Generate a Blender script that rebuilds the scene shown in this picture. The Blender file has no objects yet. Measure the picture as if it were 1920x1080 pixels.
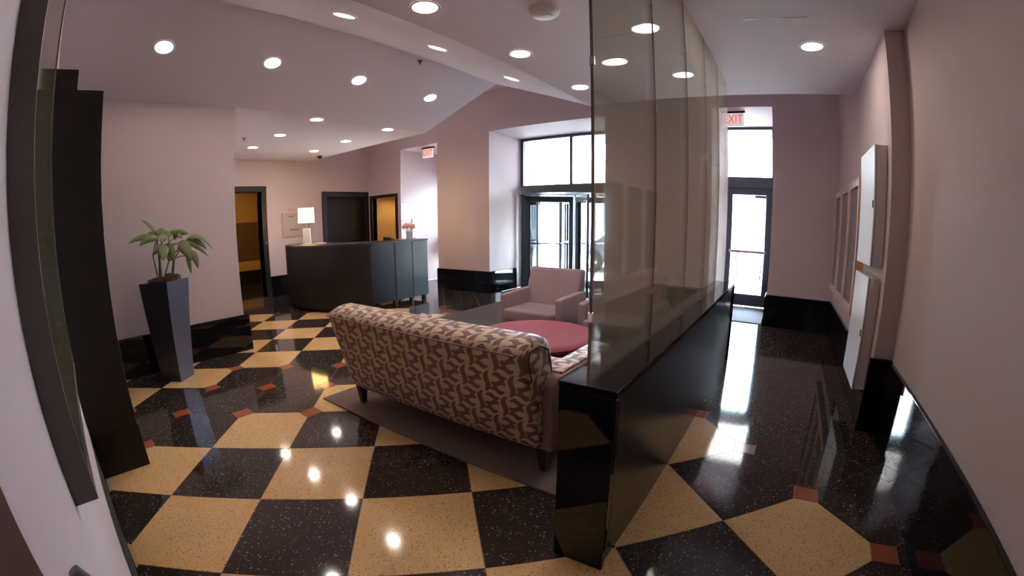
import bpy, bmesh, math, random
from mathutils import Vector, Matrix

random.seed(7)
sc = bpy.context.scene
R2 = math.sqrt(.5)

# ------------------------------------------------------------------ camera (fitted to the floor tile grid)
TILE = .61
CP = dict(x=0.8058717, y=-3.40054075, h=2.38831817, yaw=0.206828628, pitch=-0.204232578, roll=-0.000258927789,
          a=1.21991753e-3, b=-0.767576547e-10, cx=988.42, cy=582.98)
CAMH = CP['h'] * TILE


def cam_axes():
    cy, sy = math.cos(CP['yaw']), math.sin(CP['yaw'])
    cp, sp = math.cos(CP['pitch']), math.sin(CP['pitch'])
    cr, sr = math.cos(CP['roll']), math.sin(CP['roll'])
    f = Vector((sy * cp, cy * cp, sp)); r = Vector((cy, -sy, 0)); u = r.cross(f)
    r, u = cr * r + sr * u, -sr * r + cr * u
    w = lambda d: Vector(((d.x - d.y) * R2, (d.x + d.y) * R2, d.z))
    return w(r), w(u), w(f)


AR, AU, AF = cam_axes()
cam_d = bpy.data.cameras.new('camera')
cam = bpy.data.objects.new('camera', cam_d)
sc.collection.objects.link(cam)
sc.camera = cam
cam.matrix_world = Matrix(((AR.x, AU.x, -AF.x, 0), (AR.y, AU.y, -AF.y, 0), (AR.z, AU.z, -AF.z, CAMH), (0, 0, 0, 1)))
cam_d.type = 'PANO'
cam_d.panorama_type = 'FISHEYE_LENS_POLYNOMIAL'
cam_d.sensor_width = 36; cam_d.sensor_height = 20.25
cam_d.fisheye_fov = math.pi
MM = 36 / 1920
cam_d.fisheye_polynomial_k0 = 0
cam_d.fisheye_polynomial_k1 = -CP['a'] / MM
cam_d.fisheye_polynomial_k2 = 0
cam_d.fisheye_polynomial_k3 = -CP['b'] / MM ** 3
cam_d.fisheye_polynomial_k4 = 0
cam_d.shift_x = -(CP['cx'] - 960) / 1920
cam_d.shift_y = (CP['cy'] - 540) / 1080
cam_d.clip_start = .02

# ------------------------------------------------------------------ world, exposure
w = bpy.data.worlds.new('sky'); sc.world = w; w.use_nodes = True
bg = w.node_tree.nodes['Background']
bg.inputs[0].default_value = (.66, .82, 1.0, 1); bg.inputs[1].default_value = 38.0
sun_d = bpy.data.lights.new('sun', 'SUN'); sun_d.energy = 60; sun_d.angle = .02; sun_d.color = (1, .95, .88)
sun = bpy.data.objects.new('sun', sun_d); sc.collection.objects.link(sun)
sun.rotation_euler = Vector((-1, -1, -1.1)).to_track_quat('-Z', 'Y').to_euler(); sun.location = (12, 20, 14)
sc.view_settings.view_transform = 'Standard'
sc.view_settings.look = 'None'
sc.view_settings.gamma = 1
sc.view_settings.use_curve_mapping = False
sc.view_settings.exposure = 0.82
LAMP = 48.0       # downlight lens emission


# pixel helpers: a pixel gives a direction, the plane it lies on gives the distance
def ray(u, v):
    dx, dy = u - CP['cx'], -(v - CP['cy']); r = math.hypot(dx, dy) + 1e-9
    th = CP['a'] * r + CP['b'] * r ** 3
    return AR * (math.sin(th) * dx / r) + AU * (math.sin(th) * dy / r) + AF * math.cos(th)


def onplane(u, v, ax, val):
    d = ray(u, v); o = Vector((0, 0, CAMH)); t = (val - o[ax]) / d[ax]
    return o + d * t


# ------------------------------------------------------------------ materials
MATS = {}


def lin(c):
    return tuple((x / 12.92 if x <= .04045 else ((x + .055) / 1.055) ** 2.4) for x in c)


def s255(r, g, b):
    return lin((r / 255, g / 255, b / 255))


def mat(name, col, rough=.5, metal=0, spec=.5, noise=0, nscale=6, bump=0, bscale=80, coat=0, emit=None, estr=0, sheen=0):
    m = bpy.data.materials.new(name); m.use_nodes = True
    nt = m.node_tree; b = nt.nodes['Principled BSDF']
    b.inputs['Base Color'].default_value = (*col, 1)
    b.inputs['Roughness'].default_value = rough
    b.inputs['Metallic'].default_value = metal
    b.inputs['Specular IOR Level'].default_value = spec
    b.inputs['Coat Weight'].default_value = coat
    b.inputs['Sheen Weight'].default_value = sheen
    if emit:
        b.inputs['Emission Color'].default_value = (*emit, 1); b.inputs['Emission Strength'].default_value = estr
    geo = nt.nodes.new('ShaderNodeNewGeometry')
    if noise:
        n = nt.nodes.new('ShaderNodeTexNoise'); n.inputs['Scale'].default_value = nscale; n.inputs['Detail'].default_value = 4
        r = nt.nodes.new('ShaderNodeMapRange'); r.inputs[3].default_value = 1 - noise; r.inputs[4].default_value = 1 + noise
        mx = nt.nodes.new('ShaderNodeMix'); mx.data_type = 'RGBA'; mx.blend_type = 'MULTIPLY'; mx.inputs[0].default_value = 1
        mx.inputs[6].default_value = (*col, 1)
        nt.links.new(geo.outputs['Position'], n.inputs['Vector']); nt.links.new(n.outputs['Fac'], r.inputs[0])
        nt.links.new(r.outputs[0], mx.inputs[7]); nt.links.new(mx.outputs[2], b.inputs['Base Color'])
    if bump:
        n2 = nt.nodes.new('ShaderNodeTexNoise'); n2.inputs['Scale'].default_value = bscale; n2.inputs['Detail'].default_value = 3
        bp = nt.nodes.new('ShaderNodeBump'); bp.inputs['Strength'].default_value = bump; bp.inputs['Distance'].default_value = .004
        nt.links.new(geo.outputs['Position'], n2.inputs['Vector']); nt.links.new(n2.outputs['Fac'], bp.inputs['Height'])
        nt.links.new(bp.outputs[0], b.inputs['Normal'])
    MATS[name] = m
    return m


def terrazzo(name, base, layers, rough):
    """layers: (scale, threshold, colour) chips from voronoi cells"""
    m = bpy.data.materials.new(name); m.use_nodes = True
    nt = m.node_tree; b = nt.nodes['Principled BSDF']; N = nt.nodes.new; L = nt.links.new
    geo = N('ShaderNodeNewGeometry')
    nz = N('ShaderNodeTexNoise'); nz.inputs['Scale'].default_value = 3; nz.inputs['Detail'].default_value = 5
    L(geo.outputs['Position'], nz.inputs['Vector'])
    mr = N('ShaderNodeMapRange'); mr.inputs[3].default_value = .86; mr.inputs[4].default_value = 1.14
    L(nz.outputs['Fac'], mr.inputs[0])
    mx = N('ShaderNodeMix'); mx.data_type = 'RGBA'; mx.blend_type = 'MULTIPLY'; mx.inputs[0].default_value = 1
    mx.inputs[6].default_value = (*base, 1); L(mr.outputs[0], mx.inputs[7])
    cur = mx.outputs[2]
    for sc_, th, soft, col in layers:
        v = N('ShaderNodeTexVoronoi'); v.inputs['Scale'].default_value = sc_; v.inputs['Randomness'].default_value = 1
        L(geo.outputs['Position'], v.inputs['Vector'])
        # chip size varies by cell colour
        sep = N('ShaderNodeSeparateColor'); L(v.outputs['Color'], sep.inputs[0])
        mu = N('ShaderNodeMath'); mu.operation = 'MULTIPLY'; L(sep.outputs[0], mu.inputs[0]); mu.inputs[1].default_value = th
        sub = N('ShaderNodeMath'); sub.operation = 'SUBTRACT'; L(mu.outputs[0], sub.inputs[0]); L(v.outputs['Distance'], sub.inputs[1])
        r = N('ShaderNodeMapRange'); r.inputs[1].default_value = 0; r.inputs[2].default_value = soft; L(sub.outputs[0], r.inputs[0])
        m2 = N('ShaderNodeMix'); m2.data_type = 'RGBA'; m2.inputs[7].default_value = (*col, 1)
        L(r.outputs[0], m2.inputs[0]); L(cur, m2.inputs[6]); cur = m2.outputs[2]
    L(cur, b.inputs['Base Color'])
    b.inputs['Roughness'].default_value = rough
    MATS[name] = m
    return m


def thin_glass(name, tint, refl=1.0, haze=0.0, hazecol=(.5, .5, .45), rough=0.0):
    m = bpy.data.materials.new(name); m.use_nodes = True
    nt = m.node_tree; nt.nodes.clear(); N = nt.nodes.new; L = nt.links.new
    out = N('ShaderNodeOutputMaterial'); tr = N('ShaderNodeBsdfTransparent'); gl = N('ShaderNodeBsdfGlossy')
    tr.inputs[0].default_value = (*tint, 1); gl.inputs['Roughness'].default_value = rough
    gl.inputs[0].default_value = (1, 1, 1, 1)
    fr = N('ShaderNodeFresnel'); fr.inputs[0].default_value = 1.5
    mu = N('ShaderNodeMath'); mu.operation = 'MULTIPLY'; mu.inputs[1].default_value = refl; mu.use_clamp = True
    L(fr.outputs[0], mu.inputs[0])
    mix = N('ShaderNodeMixShader'); L(mu.outputs[0], mix.inputs[0]); L(tr.outputs[0], mix.inputs[1]); L(gl.outputs[0], mix.inputs[2])
    cur = mix.outputs[0]
    if haze:
        df = N('ShaderNodeBsdfDiffuse'); df.inputs[0].default_value = (*hazecol, 1)
        m2 = N('ShaderNodeMixShader'); m2.inputs[0].default_value = haze; L(cur, m2.inputs[1]); L(df.outputs[0], m2.inputs[2]); cur = m2.outputs[0]
    L(cur, out.inputs[0])
    MATS[name] = m
    return m


def emission(name, col, strength):
    m = bpy.data.materials.new(name); m.use_nodes = True
    nt = m.node_tree; nt.nodes.clear()
    e = nt.nodes.new('ShaderNodeEmission'); e.inputs[0].default_value = (*col, 1); e.inputs[1].default_value = strength
    o = nt.nodes.new('ShaderNodeOutputMaterial'); nt.links.new(e.outputs[0], o.inputs[0])
    MATS[name] = m
    return m


def leaf_scroll(name, dark, light):
    """two-tone woven fabric with rows of curling leaves, laid out in the mesh UV (metres)"""
    m = bpy.data.materials.new(name); m.use_nodes = True
    nt = m.node_tree; b = nt.nodes['Principled BSDF']; N = nt.nodes.new; L = nt.links.new
    uv = N('ShaderNodeUVMap'); sp = N('ShaderNodeSeparateXYZ'); L(uv.outputs[0], sp.inputs[0])

    def M(op, a, b_=None, clamp=False):
        n = N('ShaderNodeMath'); n.operation = op; n.use_clamp = clamp
        for i, x in enumerate((a, b_)):
            if x is None: continue
            if isinstance(x, (int, float)): n.inputs[i].default_value = x
            else: L(x, n.inputs[i])
        return n.outputs[0]

    pu, pv = .170, .150
    v0 = M('DIVIDE', M('ADD', sp.outputs[1], 10), pv)
    row = M('FLOOR', v0); fv = M('FRACT', v0)
    off = M('MULTIPLY', M('MODULO', row, 2), .47)
    u0 = M('SUBTRACT', M('ADD', M('DIVIDE', M('ADD', sp.outputs[0], 10), pu), off), M('MULTIPLY', fv, .30))
    fu = M('FRACT', u0)

    def blade(along, across, c0, amp, wid, ph=0.0, pw=.55):
        ctr = M('ADD', c0, M('MULTIPLY', M('SINE', M('ADD', M('MULTIPLY', along, 2 * math.pi), ph)), amp))
        th = M('MULTIPLY', M('POWER', M('SINE', M('MULTIPLY', along, math.pi)), pw), wid)
        return M('MULTIPLY', M('SUBTRACT', th, M('ABSOLUTE', M('SUBTRACT', across, ctr))), 45, True)
    a = blade(fv, fu, .19, .085, .135, 0, .42)                      # upright S leaf
    t_ = M('DIVIDE', M('SUBTRACT', fu, .36), .60)           # stacked sideways leaves next to it
    tin = M('MINIMUM', M('MAXIMUM', t_, 0), 1)
    c = blade(tin, fv, .17, .07, .125, 0, .42)
    d = blade(tin, fv, .50, -.075, .140, 0, .42)
    e = blade(tin, fv, .83, .07, .125, 0, .42)
    f = M('MAXIMUM', M('MAXIMUM', a, c), M('MAXIMUM', d, e))
    mx = N('ShaderNodeMix'); mx.data_type = 'RGBA'; L(f, mx.inputs[0])
    mx.inputs[6].default_value = (*light, 1); mx.inputs[7].default_value = (*dark, 1)
    L(mx.outputs[2], b.inputs['Base Color'])
    r = M('ADD', .42, M('MULTIPLY', f, .25)); L(r, b.inputs['Roughness'])
    b.inputs['Sheen Weight'].default_value = .15
    wv = N('ShaderNodeTexNoise'); wv.inputs['Scale'].default_value = 900; L(uv.outputs[0], wv.inputs['Vector'])
    bp = N('ShaderNodeBump'); bp.inputs['Strength'].default_value = .15; bp.inputs['Distance'].default_value = .002
    L(wv.outputs['Fac'], bp.inputs['Height']); L(bp.outputs[0], b.inputs['Normal'])
    MATS[name] = m
    return m


WALLC = s255(204, 184, 185)
mat('wall_paint', WALLC, .75, bump=.08, bscale=150)
mat('ceiling_paint', s255(226, 218, 230), .8, bump=.05, bscale=120)
mat('granite_black', (.006, .006, .008), .04, noise=.3, nscale=60)
mat('granite_satin', (.010, .009, .010), .22, noise=.2, nscale=30)
mat('divider', s255(140, 106, 84), .35)
terrazzo('terrazzo_black', s255(56, 46, 43), [(110, .40, .05, s255(60, 52, 50)), (52, .30, .04, s255(150, 140, 130)), (75, .20, .03, s255(205, 200, 190))], .07)
terrazzo('terrazzo_beige', s255(228, 184, 126), [(120, .45, .08, s255(238, 205, 150)), (85, .38, .06, s255(170, 112, 52)), (60, .24, .05, s255(122, 76, 34)), (95, .28, .05, s255(244, 224, 184))], .09)
terrazzo('terrazzo_red', s255(166, 92, 66), [(130, .40, .06, s255(186, 112, 84)), (90, .25, .05, s255(120, 60, 44))], .10)
mat('espresso_daylit', s255(40, 37, 48), .32, noise=.15, nscale=14)  # lighter, bluish copy of the dark laminate: window reflection put into the colour
mat('espresso_dark', s255(20, 13, 11), .45, noise=.15, nscale=14)
mat('white_metal', s255(222, 212, 214), .4)
mat('dark_metal', s255(38, 40, 46), .35, metal=.6)
mat('bronze', s255(74, 80, 92), .34, metal=.5)
mat('chrome', (.8, .8, .8), .12, metal=1)
mat('rug_taupe', s255(118, 94, 88), .95, noise=.10, nscale=40, bump=.4, bscale=400)
mat('carpet_grey', s255(84, 74, 78), .95, noise=.10, nscale=40, bump=.4, bscale=400)
mat('chair_fabric', s255(146, 122, 128), .85, noise=.06, nscale=30, bump=.2, bscale=500, sheen=.2)
mat('ottoman_red', s255(150, 68, 82), .75, noise=.05, nscale=20, bump=.15, bscale=500)
mat('ottoman_side', s255(84, 48, 66), .8)
mat('arm_fabric', s255(150, 118, 108), .7, noise=.08, nscale=60, bump=.2, bscale=500)
mat('wood_leg', s255(52, 30, 24), .35)
leaf_scroll('scroll_fabric', s255(126, 88, 80), s255(206, 172, 142))
mat('leaf_green', s255(104, 112, 66), .38, noise=.25, nscale=9)
mat('leaf_stem', s255(96, 112, 66), .5)
mat('moss', s255(74, 48, 36), .95, noise=.5, nscale=60, bump=1, bscale=150)
mat('planter_lacquer', s255(88, 88, 104), .36, metal=.6)
mat('lamp_white', s255(226, 218, 214), .35)
emission('lamp_glow', (1.0, .62, .22), 5.0)
emission('downlight', (1.0, .88, .78), LAMP)
mat('exit_face', s255(232, 226, 220), .4, emit=(1, .95, .9), estr=.25)
mat('exit_red', s255(200, 30, 40), .4, emit=(1, .05, .08), estr=.5)
mat('paper', s255(232, 230, 226), .7)
mat('vase_glass', s255(200, 205, 210), .1)
mat('petal_pink', s255(236, 176, 156), .6)
mat('petal_white', s255(240, 226, 214), .6)
mat('picture_glass', s255(112, 106, 84), .05, noise=.2, nscale=2)
mat('frame_dark', s255(96, 86, 84), .45)
mat('panel_steel', s255(178, 166, 164), .35, metal=.3)
mat('button', s255(60, 52, 52), .4)
mat('led_red', s255(200, 40, 50), .4, emit=(1, .1, .15), estr=1.0)
mat('hall_yellow', s255(206, 160, 78), .7)
mat('hall_brown', s255(112, 84, 54), .5)
mat('office_wall', s255(214, 172, 110), .7)
mat('olive_dark', s255(70, 56, 30), .8)
emission('hall_lamp', (1.0, .74, .40), 34.0)
mat('cab_frame', s255(206, 182, 172), .5)
mat('cab_pane', s255(126, 112, 118), .18, noise=.12, nscale=5)
mat('cab_wood', s255(196, 150, 108), .5)
thin_glass('window_glass', (.93, .96, .96), 1.0)
thin_glass('partition_glass', (.95, .95, .90), .8, haze=.085, hazecol=(.72, .70, .58), rough=.012)
mat('glass_edge', s255(128, 112, 106), .25)
mat('mat_grey', s255(96, 96, 104), .8, bump=.4, bscale=300)
mat('pavement', s255(214, 210, 204), .9, noise=.06, nscale=3)
mat('asphalt', s255(150, 150, 152), .9, noise=.08, nscale=3)
mat('stone_pale', s255(206, 196, 188), .8)
mat('shop_glass', s255(70, 80, 90), .1)
mat('car_paint', s255(70, 74, 82), .2, coat=1)
mat('tyre', s255(24, 24, 26), .8)
mat('alloy', s255(190, 192, 196), .25, metal=.8)
mat('sign_white', s255(236, 236, 232), .5)
mat('sign_yellow', s255(214, 190, 110), .5)
mat('plastic_white', s255(228, 222, 224), .45)
mat('plastic_black', s255(28, 28, 30), .4)


# ------------------------------------------------------------------ mesh helpers
class MB:
    def __init__(self):
        self.bm = bmesh.new()

    def box(self, x0, y0, z0, x1, y1, z1, bev=0, seg=2):
        x0, x1 = min(x0, x1), max(x0, x1); y0, y1 = min(y0, y1), max(y0, y1); z0, z1 = min(z0, z1), max(z0, z1)
        r = bmesh.ops.create_cube(self.bm, size=1)
        vs = r['verts']
        for v in vs:
            v.co = Vector(((x0 + x1) / 2 + v.co.x * (x1 - x0), (y0 + y1) / 2 + v.co.y * (y1 - y0), (z0 + z1) / 2 + v.co.z * (z1 - z0)))
        if bev:
            es = list({e for v in vs for e in v.link_edges})
            bmesh.ops.bevel(self.bm, geom=es, offset=bev, segments=seg, profile=.5, affect='EDGES')
        return self

    def prism(self, poly, a, b, axis='z', bev=0, seg=2):
        """poly of 2-D points extruded along axis from a to b"""
        def P(p, t):
            return {'z': (p[0], p[1], t), 'x': (t, p[0], p[1]), 'y': (p[0], t, p[1])}[axis]
        lo = [self.bm.verts.new(P(p, a)) for p in poly]; hi = [self.bm.verts.new(P(p, b)) for p in poly]
        n = len(poly); fs = [self.bm.faces.new(lo[::-1]), self.bm.faces.new(hi)]
        for i in range(n):
            fs.append(self.bm.faces.new((lo[i], lo[(i + 1) % n], hi[(i + 1) % n], hi[i])))
        bmesh.ops.recalc_face_normals(self.bm, faces=fs)
        if bev:
            es = list({e for f in fs for e in f.edges})
            bmesh.ops.bevel(self.bm, geom=es, offset=bev, segments=seg, profile=.5, affect='EDGES')
        return self

    def lathe(self, prof, n=24, c=(0, 0, 0), cap=True):
        rings = []
        for r, z in prof:
            rings.append([self.bm.verts.new((c[0] + r * math.cos(2 * math.pi * i / n), c[1] + r * math.sin(2 * math.pi * i / n), c[2] + z)) for i in range(n)])
        for a, b in zip(rings, rings[1:]):
            for i in range(n):
                self.bm.faces.new((a[i], a[(i + 1) % n], b[(i + 1) % n], b[i]))
        if cap:
            self.bm.faces.new(rings[0][::-1]); self.bm.faces.new(rings[-1])
        return self

    def tube(self, pts, rad, n=8):
        pts = [Vector(p) for p in pts]; rings = []
        rads = rad if isinstance(rad, (list, tuple)) else [rad] * len(pts)
        for i, p in enumerate(pts):
            t = (pts[min(i + 1, len(pts) - 1)] - pts[max(i - 1, 0)]).normalized()
            a = t.orthogonal().normalized() if i == 0 else (pa - t * pa.dot(t)).normalized()
            pa = a; b = t.cross(a)
            rings.append([self.bm.verts.new(p + rads[i] * (a * math.cos(2 * math.pi * k / n) + b * math.sin(2 * math.pi * k / n))) for k in range(n)])
        for a, b in zip(rings, rings[1:]):
            for i in range(n):
                self.bm.faces.new((a[i], a[(i + 1) % n], b[(i + 1) % n], b[i]))
        self.bm.faces.new(rings[0][::-1]); self.bm.faces.new(rings[-1])
        return self

    def taper(self, cx, cy, z0, z1, a0, a1, b0=None, b1=None, rot=0):
        """square-section tapered post, half sizes a0 (bottom), a1 (top)"""
        b0 = a0 if b0 is None else b0; b1 = a1 if b1 is None else b1
        vs = []
        c, s = math.cos(rot), math.sin(rot)
        for z, a, b in ((z0, a0, b0), (z1, a1, b1)):
            for sx, sy in ((-1, -1), (1, -1), (1, 1), (-1, 1)):
                x, y = sx * a, sy * b
                vs.append(self.bm.verts.new((cx + x * c - y * s, cy + x * s + y * c, z)))
        F = self.bm.faces.new
        F(vs[3::-1]); F(vs[4:8])
        for i in range(4):
            F((vs[i], vs[(i + 1) % 4], vs[4 + (i + 1) % 4], vs[4 + i]))
        return self


def finish(name, mb, material, parent=None, smooth=None, loc=None):
    bm = mb.bm
    bmesh.ops.recalc_face_normals(bm, faces=bm.faces)
    uvl = bm.loops.layers.uv.new('UVMap')
    for f in bm.faces:
        n = f.normal
        ax = max(range(3), key=lambda i: abs(n[i]) + (.001 if i == 1 else 0))
        for l in f.loops:
            c = l.vert.co
            l[uvl].uv = {0: (c.y, c.z), 1: (c.x, c.z), 2: (c.x, c.y)}[ax]
    me = bpy.data.meshes.new(name); bm.to_mesh(me); bm.free()
    me.materials.append(MATS[material] if isinstance(material, str) else material)
    if smooth is not None:
        for p in me.polygons: p.use_smooth = True
        try:
            me.set_sharp_from_angle(angle=math.radians(smooth))
        except Exception:
            pass
    o = bpy.data.objects.new(name, me); sc.collection.objects.link(o)
    if parent: o.parent = parent
    if loc: o.location = loc
    return o


def tag(o, label, cat, group=None):
    o['label'] = label; o['category'] = cat
    if group: o['group'] = group
    return o


def thing(name, label, cat, loc=(0, 0, 0), rz=0, group=None):
    o = bpy.data.objects.new(name, None); sc.collection.objects.link(o)
    o.location = loc; o.rotation_euler = (0, 0, rz); o.empty_display_size = .1
    return tag(o, label, cat, group)


def struct(name, mb, material, parent=None, smooth=None, label=None):
    o = finish(name, mb, material, parent, smooth)
    if parent is None: o['kind'] = 'structure'
    if label: o['label'] = label
    return o


def copy_tree(o, parent=None):
    c = o.copy(); sc.collection.objects.link(c); c.parent = parent
    for ch in o.children: copy_tree(ch, c)
    return c


# ------------------------------------------------------------------ main measures (metres; camera stands at x 0, y 0)
CEIL = 3.0; YF = 6.93; YR = 8.5; XL = -9.4; XC = -5.49; SLOT = 4.12; YE = 5.25
XR = .78; XRN = .93; YP = 3.5

# ------------------------------------------------------------------ structure: floor with its terrazzo tiles
floor = struct('floor', MB().box(-9.7, -2.6, -.15, 1.1, YF + .02, -.002), 'divider', label='terrazzo floor of black and beige tiles with small red insets')


def ij2w(i, j):
    i -= CP['x']; j -= CP['y']
    return Vector(((i - j) * R2 * TILE, (i + j) * R2 * TILE, 0))


DIA = set((i, j) for i in (-3, -2, -1) for j in (2, 3, 4)) | {(-3, 1), (-4, 2), (-4, 1), (-5, 1)}
DIA |= set((i, 9) for i in range(-6, 2)) | {(1, 8), (1, 7)} | {(4, j) for j in range(-3, 2)} | {(-6, 13), (-6, 10)}
BLACK_ODD = {(-4, 1), (-3, 2), (-2, 3), (-5, 0), (-6, -1)}


def is_beige(i, j):
    if (i + j) % 2 == 0 or (i, j) in BLACK_ODD: return False
    if i <= 3 and j <= 1: return True
    if i <= 0 and j <= 8: return True
    if i <= -7 and j >= 11: return True
    return False


DH = .165 * TILE; G = .0022
tile_meshes = {}


def tile_mesh(cuts, m):
    key = (cuts, m)
    if key in tile_meshes: return tile_meshes[key]
    h = TILE / 2 - G; c = DH + G * .4
    poly = []
    for k, (sx, sy) in enumerate(((-1, -1), (1, -1), (1, 1), (-1, 1))):
        if cuts[k]:
            a = (sx * h, sy * (h - c)); b = (sx * (h - c), sy * h)
            poly += [a, b] if sx * sy < 0 and False else ([a, b] if (sx, sy) in ((-1, -1), (1, 1)) else [b, a])
        else:
            poly.append((sx * h, sy * h))
    mb = MB().prism(poly, -.02, 0)
    bmesh.ops.recalc_face_normals(mb.bm, faces=mb.bm.faces)
    me = bpy.data.meshes.new('floor_tile'); mb.bm.to_mesh(me); mb.bm.free(); me.materials.append(MATS[m])
    tile_meshes[key] = me
    return me


ins = MB().prism([(-DH + G, 0), (0, -DH + G), (DH - G, 0), (0, DH - G)], -.02, 0)
bmesh.ops.recalc_face_normals(ins.bm, faces=ins.bm.faces)
inset_me = bpy.data.meshes.new('floor_inset'); ins.bm.to_mesh(inset_me); ins.bm.free(); inset_me.materials.append(MATS['terrazzo_red'])


def floor_here(p, mrg):
    if p.y > YF - .02 + mrg or p.y < -2.4 - mrg or p.x > 1.0 + mrg * .8: return False
    if p.x < XL - mrg: return False
    if p.x < -.4 - mrg and p.y < -.1 - mrg: return False
    if p.x < XC - mrg and p.y < 1.9 - mrg: return False
    return True


for i in range(-16, 16):
    for j in range(-10, 22):
        c = ij2w(i + .5, j + .5)
        if floor_here(c, .36):
            cuts = tuple((i + a, j + b) in DIA for a, b in ((0, 0), (1, 0), (1, 1), (0, 1)))
            m = 'terrazzo_beige' if is_beige(i, j) else 'terrazzo_black'
            o = bpy.data.objects.new('floor_tile', tile_mesh(cuts, m)); sc.collection.objects.link(o)
            o.parent = floor; o.location = c; o.rotation_euler = (0, 0, math.pi / 4)
        if (i, j) in DIA:
            c = ij2w(i, j)
            if floor_here(c, .05):
                o = bpy.data.objects.new('floor_inset', inset_me); sc.collection.objects.link(o)
                o.parent = floor; o.location = c; o.rotation_euler = (0, 0, math.pi / 4)

# ------------------------------------------------------------------ structure: ceiling with the shallow vault
prof = [(-9.7, CEIL), (XC, CEIL), (-3.98, 3.555), (-2.45, CEIL), (1.1, CEIL), (1.1, 4.35), (-9.7, 4.35)]
struct('ceiling', MB().prism(prof, -2.6, YE, 'y'), 'ceiling_paint', label='pale painted ceiling with a shallow vault')
struct('ceiling_window_slot', MB().box(-9.7, YE, SLOT, 1.1, YF + .3, 4.35), 'ceiling_paint', label='higher ceiling strip along the window wall')


# ------------------------------------------------------------------ structure: walls
def wall_y(name, y0, y1, x0, x1, z1, openings, label=None):
    """wall between y0 and y1 along x with openings (xa, xb, ztop)"""
    mb = MB(); x = x0
    for xa, xb, zt in sorted(openings):
        mb.box(x, y0, 0, xa, y1, z1); mb.box(xa, y0, zt, xb, y1, z1); x = xb
    mb.box(x, y0, 0, x1, y1, z1)
    return struct(name, mb, 'wall_paint', label=label)


OP3 = (-9.20, -8.28, 2.12); OPX = (-8.10, -6.87, 3.22); OPR = (-5.43, -2.95, 3.28); OPC = (-1.15, -.22, 3.30)
wall_y('wall_front', YF, YR, -9.7, 1.1, 4.35, [OP3, OPX, OPR, OPC], 'mauve painted window wall with deep door openings')
mb = MB()
mb.box(XL - .2, 1.5, 0, XL, 3.34, 4.35); mb.box(XL - .2, 3.34, 2.34, XL, 3.98, 4.35); mb.box(XL - .2, 3.98, 0, XL, 5.66, 4.35)
mb.box(XL - .2, 5.66, 2.24, XL, 6.86, 4.35); mb.box(XL - .2, 6.86, 0, XL, YF, 4.35)
struct('wall_left', mb, 'wall_paint', label='mauve painted wall behind the reception desk')
struct('wall_pier', MB().box(-9.4, -.5, 0, XC, 1.97, CEIL), 'wall_paint', label='mauve painted wall block behind the tall planter')
struct('wall_entry_added_dark', MB().box(XC, -.27, 0, -3.7, -.107, 2.41), 'espresso_dark', label='unseen dark panel added on the entry wall for the planter to reflect')  # added out of view so the planter's left face mirrors something dark
struct('wall_entry', MB().box(XC, -.27, 2.41, -3.7, -.107, 3.7).box(-3.7, -.27, 0, -2.2, -.107, 3.7).box(-2.2, -.27, 0, -.44, -.107, CEIL), 'wall_paint', label='pale wall the framed picture hangs on')
mb = MB(); mb.box(XRN, -2.6, 0, XRN + .25, YP, CEIL); mb.box(XR, YP, 0, XRN + .25, YF, 4.35)
struct('wall_right', mb, 'wall_paint', label='pale corridor wall with a shallow step')
struct('wall_back', MB().box(-2.1, -2.75, 0, 1.1, -2.6, CEIL), 'olive_dark')
struct('wall_side_room', MB().box(-2.2, -2.6, 0, -2.05, -.27, CEIL), 'olive_dark')

# granite baseboards
BH = .45; BT = .028


def base_run(name, pieces, m='granite_black', label='polished black granite baseboard'):
    """pieces: separate slabs, each a part"""
    root = None
    for k, (x0, y0, x1, y1, h) in enumerate(pieces):
        mb = MB().box(x0, y0, 0, x1, y1, h, bev=.003, seg=1)
        if root is None:
            root = struct(name, mb, m, label=label)
        else:
            finish('granite_slab', mb, m, root)
    return root


base_run('baseboard_front', [(-6.87, YF - BT, -5.43, YF, BH), (-5.43, YF - BT, -5.43 + BT, 7.86, BH), (-6.87 - BT, YF - BT, -6.87, YR - .2, BH),
                             (-2.95, YF - BT, -1.15, YF, BH), (-2.95 - BT, YF - BT, -2.95, 7.86, BH), (-.22, YF - BT, XR - .03, YF, .48),
                             (-.22 - BT, YF - BT, -.22, YR - .1, BH), (-1.15, YF - BT, -1.15 + BT, YR - .1, BH)])
base_run('baseboard_left', [(XL, 4.10, XL + BT, 5.54, BH), (XL, 1.97, XL + BT, 3.22, BH)])
base_run('baseboard_pier', [(XC, .0, XC + .04, 1.97, BH), (XL + .04, 1.97, XC + .04, 2.03, BH)])
base_run('baseboard_right', [(XRN - .03, -2.4, XRN, YP - .03, .57), (XR - .03, YP - .03, XRN, YP, .585), (XR - .03, YP, XR, 4.9, .27), (XR - .03, 4.9, XR, YF - BT, .48)])
base_run('baseboard_entry', [(-3.19, -.107, -.46, -.078, .30)])

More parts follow.
